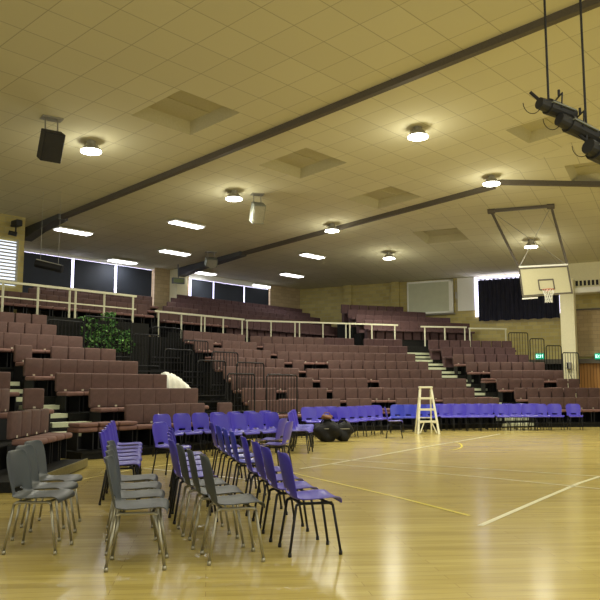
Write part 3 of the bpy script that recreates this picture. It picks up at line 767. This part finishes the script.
# ================================================================== BAGS AND CLOTH
def lump(bm, c, r, seed, flat=0):
    rnd = random.Random(seed); ph = [rnd.uniform(0, 6) for _ in range(6)]
    res = bmesh.ops.create_icosphere(bm, subdivisions=3, radius=1)
    for v in res['verts']:
        n = v.co.copy(); k = 1+.16*math.sin(4*n.x+ph[0]+3*n.z)+.10*math.sin(6*n.y+ph[1]+4*n.z)+.07*math.sin(11*n.z+ph[2]+7*n.x)
        v.co = V(c[0]+n.x*r[0]*k, c[1]+n.y*r[1]*k, max(.005, c[2]+n.z*r[2]*k))
def bag(name, label, px, z, r, seed, top=None):
    o = thing(name, label, 'bag', ((px-300)/F*z, z, 0), 0, 'black bags on the court')
    b = BM(); lump(b, (0, 0, r[2]*.85), r, seed); ob('body', b, M['bag'], parent=o, smooth=True)
    b = BM(); pts_ = [(-r[0]*.45, -r[1]*.3, r[2]*1.6), (-r[0]*.3, -r[1]*.3, r[2]*2.0), (r[0]*.3, -r[1]*.3, r[2]*2.0), (r[0]*.45, -r[1]*.3, r[2]*1.6)]; polytube(b, pts_, .02); ob('handle', b, M['bag'], parent=o)
    b = BM(); tube(b, (-r[0]*.7, -r[1]*.8, r[2]*1.2), (r[0]*.7, -r[1]*.8, r[2]*1.2), .012); ob('zip', b, M['metal'], parent=o)
bag('duffel_bag', 'large black duffel bag on the floor left of its upright neighbour', 326, 20.8, (.36, .28, .30), 5)
bag('duffel_bag', 'black slumped duffel bag at the foot of the slanting chair row', 342, 21.0, (.27, .26, .29), 9)
o = thing('handbag', 'small brown bag lying on top of the black bags', 'bag', ((327-300)/F*20.5, 20.8, .60), 0)
b = BM(); lump(b, (0, 0, .07), (.17, .11, .07), 4); ob('body', b, M['brownbag'], parent=o, smooth=True)
b = BM(); polytube(b, [(-.1, 0, .12), (-.06, 0, .19), (.06, 0, .19), (.1, 0, .12)], .012); ob('handle', b, M['brownbag'], parent=o)
# white cloth over the tier behind the second row
p = onrow(174, E1, N1, 17.2)
o = thing('draped_cloth', 'white cloth bundle draped behind the guard rail beside the left stand', 'cloth', V(p.x, p.y, 1.3), rz_of(N1))
b = BM(); nn = 16; g = []
for i in range(nn+1):
    t = i/nn; r = []
    for j in range(13):
        a = math.pi*j/12; wv = .03*math.sin(i*1.7+j*.9)
        r.append(b.verts.new((-.35+.9*t, -math.cos(a)*(.22+wv), (.62-.45*t*t)*math.sin(a)**.6+wv if 0 < j < 12 else 0)))
    g.append(r)
for i in range(nn):
    for j in range(12): b.faces.new((g[i][j], g[i][j+1], g[i+1][j+1], g[i+1][j]))
b.faces.new(g[0]); b.faces.new(g[-1][::-1])
ob('cloth_folds', b, M['cloth'], parent=o, smooth=True)
b = BM(); box(b, -.45, .6, -.3, .3, -1.3, 0); ob('black_plinth', b, M['blackg'], parent=o)

# ================================================================== BASKETBALL GOAL
def aty(px, py, y): r = ray(px, py); return O+r*(y/r.y)
yb = 26.4
tl, tr_, brr, bl = aty(518.5, 268, yb), aty(568, 265.5, yb-.3), aty(573, 293.5, yb-.45), aty(522.5, 297, yb-.15)
m1, m2 = B_pt(*B_st(491, 209.5), -.06), B_pt(*B_st(551, 204.5), -.06)
cen = (tl+tr_+brr+bl)/4
gl = thing('basketball_goal', 'basketball backboard with hoop hung from the ceiling on a steel frame', 'basketball hoop', cen)
def Lc(p): return p-cen
def interp(u, v): return (tl*(1-u)+tr_*u)*(1-v)+(bl*(1-u)+brr*u)*v
nrm = (tr_-tl).cross(bl-tl).normalized()
if nrm.y > 0: nrm = -nrm
b = BM(); q = [Lc(p) for p in (tl, tr_, brr, bl)]
f1 = [b.verts.new(p) for p in q]; f2 = [b.verts.new(p-nrm*.04) for p in q]; b.faces.new(f1); b.faces.new(f2[::-1])
for i in range(4): b.faces.new((f1[i], f2[i], f2[(i+1) % 4], f1[(i+1) % 4]))
ob('backboard', b, M['board'], parent=gl)
b = BM()
def edge(u0, v0, u1, v1, w_=.05): bar(b, Lc(interp(u0, v0)+nrm*.012), Lc(interp(u1, v1)+nrm*.012), w_, .02) if abs(v0-v1) > .01 else bar(b, Lc(interp(u0, v0)+nrm*.012), Lc(interp(u1, v1)+nrm*.012), .02, w_)
edge(.0, .97, 1, .97); edge(.015, 0, .015, 1); edge(.985, 0, .985, 1); edge(.0, .03, 1, .03, .04)
edge(.35, .46, .66, .46, .045); edge(.36, .8, .66, .8, .045); edge(.36, .46, .36, .8, .04); edge(.655, .46, .655, .8, .04)
ob('board_markings', b, M['beam'], parent=gl)
b = BM(); bar(b, Lc(interp(0, -.03)), Lc(interp(1, -.03)), .08, .06); bar(b, Lc(interp(-.01, 1.06)), Lc(interp(.3, 1.06)), .05, .05); ob('board_rail', b, M['white'], parent=gl)
b = BM(); bar(b, Lc(m1), Lc(m2), .12, .10); ex = (m2-m1).normalized()*.12; tube(b, Lc(m1-ex), Lc(m1+ex*1.2), .11, 10); tube(b, Lc(m2-ex*1.2), Lc(m2+ex), .11, 10); ob('ceiling_mount', b, M['beam'], parent=gl)
for a_, c_ in ((m1, interp(.01, 0)), (m2, interp(.99, 0))):
    b = BM(); bar(b, Lc(a_), Lc(c_), .07, .07); ob('hanger_arm', b, M['beam'], parent=gl)
for a_, c_ in ((m1, interp(.99, 0)), (m2, interp(.01, 0))):
    b = BM(); tube(b, Lc(a_), Lc(c_), .012, 6); ob('cross_brace', b, M['metal'], parent=gl)
b = BM(); hc = Lc(interp(.5, .88)+nrm*.32); R = .2; n = 20
ring = [hc+V(math.cos(2*math.pi*i/n)*R, math.sin(2*math.pi*i/n)*R, 0) for i in range(n+1)]; polytube(b, ring, .013, 6); bar(b, Lc(interp(.5, .88)), hc+V(0, R, 0), .12, .04); hr = ob('hoop_ring', b, M['orange'], parent=gl)
b = BM()
lv = [(.2, 0), (.17, -.12), (.13, -.24), (.12, -.36), (.13, -.46)]
for i in range(12):
    for k in range(4):
        for sgn in (-1, 1):
            a0 = 2*math.pi*(i+ (k % 2)*.5)/12; a1 = a0+sgn*math.pi/12
            tube(b, hc+V(math.cos(a0)*lv[k][0], math.sin(a0)*lv[k][0], lv[k][1]), hc+V(math.cos(a1)*lv[k+1][0], math.sin(a1)*lv[k+1][0], lv[k+1][1]), .008, 4)
ob('net', b, M['net'], parent=hr)

# ================================================================== CEILING FIXTURES
def flood(px, py, label, scale=1.0):
    s, t = A_st(px, py); onA = True
    p = onpl(px, py, CT, NA); q = onpl(px, py, CT, NB)
    onA_ = hipn.dot(p-CT)*sgnA < 0
    if not onA_: p = q
    p = p*1.0; d = (p-O).normalized(); p = p-d*(.24/max(.2, abs(d.z)))*1.0   # hangs 0.35 below the ceiling
    o = thing('flood_light', label, 'ceiling light', p, 0, 'round high-bay lights under the ceiling')
    r = .27*scale; zc_ = (HC+(p-C0).dot(La)*TA if onA_ else HC+(p-C0).dot(Ra)*TB)-p.z
    b = BM(); tube(b, (0, 0, .02), (0, 0, .17), r*1.0, 20, r*.6); tube(b, (0, 0, .17), (0, 0, zc_), .12, 10); ob('housing', b, M['metal'], parent=o, smooth=False)
    b = BM(); tube(b, (0, 0, -.02), (0, 0, .015), r*1.0, 20); res = ob('lens', b, M['lamp'], parent=o)
    l = bpy.data.lights.new('flood_lamp', 'SPOT'); l.energy = FLOOD_W*4; l.color = (1, .96, .80); l.spot_size = math.radians(165); l.spot_blend = 1; l.shadow_soft_size = .25
    lo = bpy.data.objects.new('flood_lamp', l); COL.objects.link(lo); lo.parent = o; lo.location = (0, 0, -.06)
    # extra point lamp added below the fitting to make the ceiling glow
    l2 = bpy.data.lights.new('flood_glow', 'POINT'); l2.energy = FLOOD_W*.10; l2.color = (1, .95, .72); l2.shadow_soft_size = .2
    lo2 = bpy.data.objects.new('flood_glow', l2); COL.objects.link(lo2); lo2.parent = o; lo2.location = (0, 0, -.75)
for px, py, lb in ((91, 151.5, 'round high-bay light beside the black loudspeaker at upper left'), (234, 199, 'round high-bay light left of the grey hanging loudspeaker'), (332, 231, 'round high-bay light on the second roof beam'), (389, 258.5, 'small round high-bay light furthest back near the rear wall'),
                   (418, 137, 'brightest round high-bay light near the top of the photo'), (491.5, 184, 'round high-bay light where the second beam bends'), (531, 247, 'round high-bay light seen through the basketball frame')):
    flood(px, py, lb)
def fluor(x0, y0, x1, y1, label):
    s, t = A_st((x0+x1)/2, (y0+y1)/2); sa, ta = A_st(x0, (y0*.8+y1*.2)); sb, tb = A_st(x1, (y0*.2+y1*.8))
    L_ = min(1.9, max(1.1, abs(tb-ta))); p = A_pt(s, t, -.10)
    o = thing('fluorescent_light', label, 'ceiling light', p, 0, 'rectangular fluorescent lights over the left stands')
    o.rotation_euler = (0, 0, math.atan2(Ld.y, Ld.x))
    b = BM(); box(b, -L_/2-.05, L_/2+.05, -.25, .25, 0, .05); ob('tray', b, M['white'], parent=o)
    b = BM(); box(b, -L_/2, L_/2, -.2, .2, -.04, 0, .01); ob('diffuser', b, M['tube'], parent=o)
    l = bpy.data.lights.new('tube_lamp', 'AREA'); l.shape = 'RECTANGLE'; l.size = L_; l.size_y = .4; l.energy = TUBE_W; l.color = (.95, .97, 1)
    lo = bpy.data.objects.new('tube_lamp', l); COL.objects.link(lo); lo.parent = o; lo.location = (0, 0, -.06)
for a in ((56, 225, 91, 233, 'rectangular fluorescent light nearest the brick pier at left'), (172, 217, 201, 227, 'rectangular fluorescent light highest and nearest the first beam'), (162, 247, 188, 254, 'rectangular fluorescent light between the highest one and the window bay'), (109, 257, 136, 262, 'rectangular fluorescent light just above the left window bay'),
          (303, 251, 322, 257, 'rectangular fluorescent light below the round light on second beam'), (283, 271, 301, 276, 'rectangular fluorescent light above the corner tier'), (251, 282, 268, 286, 'rectangular fluorescent light just above the far windows'), (201, 270, 210, 273, 'rectangular fluorescent light half hidden by the dark roof knee')):
    fluor(*a)
# loudspeakers
def speaker(px, py, label, m, sz, rot, drop=.75):
    p = onpl(px, py, CT, NA); d = (p-O).normalized(); p = p-d*(drop/abs(d.z)); 
    o = thing('loudspeaker', label, 'loudspeaker', p, rot)
    w_, dd, h = sz; drop = HC+(p-C0).dot(La)*TA-p.z
    b = BM()
    vs = box(b, -w_/2, w_/2, -dd/2, dd/2, -h/2, h/2, .02)
    T = Matrix.Rotation(math.radians(28), 4, 'X')
    bmesh.ops.transform(b, matrix=T, verts=b.verts[:]); ob('cabinet', b, M[m], parent=o)
    b = BM(); box(b, -w_*.42, w_*.42, -dd/2-.02, -dd/2-.003, -h*.44, h*.44); tube(b, (0, -dd/2-.03, -h*.2), (0, -dd/2-.005, -h*.2), w_*.3, 16); bmesh.ops.transform(b, matrix=T, verts=b.verts[:]); ob('grille', b, M['spkblk'] if m == 'spkblk' else M['metal'], parent=o)
    b = BM(); 
    for s in (-1, 1): bar(b, (s*w_*.3, 0, h*.3), (s*w_*.3, .05, drop+.02), .03, .03)
    box(b, -w_*.5, w_*.5, -.1, .2, drop-.03, drop+.03); ob('bracket', b, M['metal'], parent=o)
speaker(51, 146, 'black loudspeaker hung from the ceiling at upper left', 'spkblk', (.50, .4, .72), math.radians(35), .6)
speaker(257.5, 213, 'grey loudspeaker hung from the ceiling near the centre', 'speaker', (.42, .4, .66), math.radians(20), .55)
speaker(211, 262, 'small dark loudspeaker on the roof knee at the second bay', 'speaker', (.5, .4, .36), math.radians(20), .35)
# camera-like fixture on pier
o = thing('security_camera', 'small black camera on the brick pier at the left edge', 'camera', pt(E1, N1, onrow(7, E1, N1, 24.3).dot(E1), 24.25, 7.0), rz_of(N1))
b = BM(); box(b, -.12, .12, -.45, -.05, .02, .24, .03); ob('body', b, M['spkblk'], parent=o)
b = BM(); tube(b, (0, -.2, .02), (0, -.2, -.22), .03); tube(b, (-.2, -.1, -.2), (.02, -.25, -.25), .08, 10); tube(b, (0, -.1, .1), (0, .14, .1), .03); ob('bracket', b, M['spkblk'], parent=o)
# cylindrical heater / projector hanging in front of the blinds
pc = aty(48.5, 265.5, 23.0)
o = thing('hanging_heater', 'dark tubular heater hanging in front of the leftmost blind', 'heater', pc, math.radians(-8))
b = BM(); tube(b, (-.42, 0, .09), (.42, .1, -.11), .13, 16); ob('housing', b, M['black'], parent=o, smooth=False)
b = BM(); bar(b, (-.38, -.05, .2), (.40, .05, 0), .06, .03); ob('reflector', b, M['metal'], parent=o)
b = BM(); zc = CT.z+(pc-CT).dot(La)*TA-pc.z
for s in (-.3, .3): tube(b, (s, .05, .0), (s, .05, zc), .005, 6)
ob('suspension_rod', b, M['metal'], parent=o)
# stage lanterns at upper right
pa, pb_ = aty(530, 92, 10.4), aty(606, 158, 10.4)
o = thing('lighting_bar', 'black pipe rig hanging at the upper right corner', 'lighting bar', (pa+pb_)/2)
cc = (pa+pb_)/2
b = BM(); tube(b, pa-cc, pb_-cc+(pb_-pa)*.3, .025); ob('pipe', b, M['black'], parent=o)
for f_ in (.25, .75):
    q_ = pa.lerp(pb_, f_); s_ = (q_-C0).dot(Ra)*TB+HC
    b = BM(); tube(b, q_-cc, V(q_.x, q_.y, s_)-cc, .018); ob('drop_rod', b, M['black'], parent=o)
def lantern(x0, y0, x1, y1, r, label, yy=10.3):
    r *= 1.2; a = aty(x0, y0, yy); b_ = aty(x1, y1, yy+.25); c = (a+b_)/2
    o = thing('stage_lantern', label, 'stage light', c, 0, 'stage lanterns on the pipe rig')
    a = a-c; b_ = b_-c
    b = BM(); tube(b, a.lerp(b_, .25), b_, r, 14, r*.85); tube(b, a, a.lerp(b_, .3), r*.72, 14, r*.8); ob('body', b, M['spkblk'], parent=o)
    b = BM(); u = V(0, -1, .35).normalized()*r*.8; bar(b, a.lerp(b_, .3)+u, a.lerp(b_, .95)+u, r*.9, .02); ob('side_plate', b, M['speaker'], parent=o)
    b = BM(); m_ = a.lerp(b_, .6); polytube(b, [m_+V(-.02, -r-.02, 0), m_+V(0, -r-.02, r+.1), m_+V(0, r+.02, r+.1), m_+V(0, r+.02, 0)], .012); tube(b, m_+V(0, 0, r+.1), m_+V(0, 0, r+.2), .02); ob('yoke', b, M['black'], parent=o)
    b = BM(); 
    for k in range(10):
        t0_, t1_ = math.pi*k/10, math.pi*(k+1)/10
        tube(b, a+V(-.1+.13*math.cos(t0_)*1, 0, -.16*math.sin(t0_)), a+V(-.1+.13*math.cos(t1_), 0, -.16*math.sin(t1_)), .006, 4)
    ob('cable', b, M['black'], parent=o)
lantern(539, 103, 573, 116, .10, 'black stage lantern highest on the rig at upper right')
lantern(559, 119, 595, 137, .11, 'black stage lantern in the middle of the rig')
lantern(588, 146, 612, 160, .13, 'black stage lantern lowest on the rig, cut by the right edge')

# exit signs
def sign(px, py, w_, h, off, label, lit):
    p = Rpt(px, off); z = EYE+(387-py)*p.y/F
    o = thing('exit_sign', label, 'exit sign', V(p.x, p.y, z), rz_of(nR), )
    b = BM(); box(b, -w_/2, w_/2, -.05, .05, -h/2, h/2, .01); ob('sign_box', b, M['exit'] if lit else M['exitoff'], parent=o)
    b = BM(); y = -.06; s = h*.5
    # letters E X I T
    def st(x0, x1, z0, z1): box(b, x0, x1, y-.006, y, z0, z1)
    q = w_*.8/4; t = q*.2
    for k, ch in enumerate('EXIT'):
        x = -w_*.4+q*k+q*.1; X_ = x+q*.75
        if ch == 'E': st(x, x+t, -s/2, s/2); [st(x, X_, z_, z_+t) for z_ in (-s/2, -t/2, s/2-t)]
        if ch == 'X': bar(b, (x, y, -s/2), (X_, y, s/2), t, .01); bar(b, (x, y, s/2), (X_, y, -s/2), t, .01)
        if ch == 'I': st((x+X_)/2-t/2, (x+X_)/2+t/2, -s/2, s/2)
        if ch == 'T': st(x, X_, s/2-t, s/2); st((x+X_)/2-t/2, (x+X_)/2+t/2, -s/2, s/2)
    ob('lettering', b, M['exitw'] if lit else M['leaf2'], parent=o)
    b = BM(); tube(b, (0, 0, h/2), (0, off-.0 if off < 1 else .3, h/2+.12), .015); ob('bracket', b, M['metal'], parent=o)
sign(539.5, 356.5, .42, .28, .9, 'lit green exit sign among the guard rails of the right stand', True)
sign(599, 356.5, .42, .28, .5, 'green exit sign cut by the right edge of the photo', True)
p = onrow(177, E1, N1, 27.2); z = EYE+(387-280.5)*p.y/F
o = thing('exit_sign', 'unlit dark green sign box on the knee above the cream post', 'exit sign', V(p.x, p.y, z), rz_of(N1)-.4)
b = BM(); box(b, -.3, .3, -.08, .08, -.14, .14, .02); ob('sign_box', b, M['knee'], parent=o)
b = BM(); box(b, -.24, .24, -.095, -.08, -.09, .09); ob('sign_face', b, M['exitoff'], parent=o)
b = BM(); bar(b, (0, 0, .14), (0, .1, .95), .04, .04); ob('bracket', b, M['knee'], parent=o)
# phone on column
p = COLP+Ra*.03; o = thing('wall_phone', 'grey wall telephone box on the cream column', 'telephone', V(p.x, p.y, EYE+(387-366)*p.y/F-.15), rz_of(nR))
b = BM(); box(b, -.11, .11, -.12, .0, 0, .32, .02); ob('case', b, M['metal'], parent=o)
b = BM(); box(b, -.09, -.03, -.17, -.11, .04, .28, .015); ob('handset', b, M['spkblk'], parent=o)
b = BM(); polytube(b, [(0, -.05, 0), (.02, -.06, -.25), (.12, -.06, -.45), (.3, -.06, -.6)], .012); ob('cord', b, M['spkblk'], parent=o)

# ================================================================== LINES AND STRIPES ON THE FLOOR
def cline(pts_, w_, m, n=1):
    b = BM(); P = [atz(x, y, 0) for x, y in pts_]
    for i, (p, q) in enumerate(zip(P, P[1:])):
        d = (q-p).normalized(); s = V(-d.y, d.x, 0)*w_/2
        vs = [b.verts.new((v.x, v.y, .004+.0004*(id(m) % 3))) for v in (p-s, q-s, q+s, p+s)]; b.faces.new(vs)
    struct('trim_14', b, m)
cline([(285, 471), (307, 476.5), (340, 484), (400, 498), (470, 516)], .06, M['yline'])
cline([(300, 469), (337, 463), (398, 452), (425, 447), (473, 439), (500, 434)], .06, M['wline'])
cline([(310, 458), (400, 463.5), (500, 470), (600, 476.5)], .05, M['wline'])  # thin pale stripe across the floor boards
cline([(330, 464), (400, 470), (500, 479), (600, 489)], .05, M['wline'])  # second thin pale stripe, nearer and slightly steeper
cline([(600, 476.5), (580, 483), (540, 500), (480, 526)], .07, M['wline'])
cline([(120, 466), (180, 472), (285, 484)], .05, M['wline'])
cline([(60, 484), (130, 470), (240, 455)], .05, M['yline'])
arc = []
for k in range(13):
    a = math.radians(-80+k*13); arc.append((447+15*math.cos(a), 446-4.3*math.sin(a)))
cline(arc, .05, M['yline'])
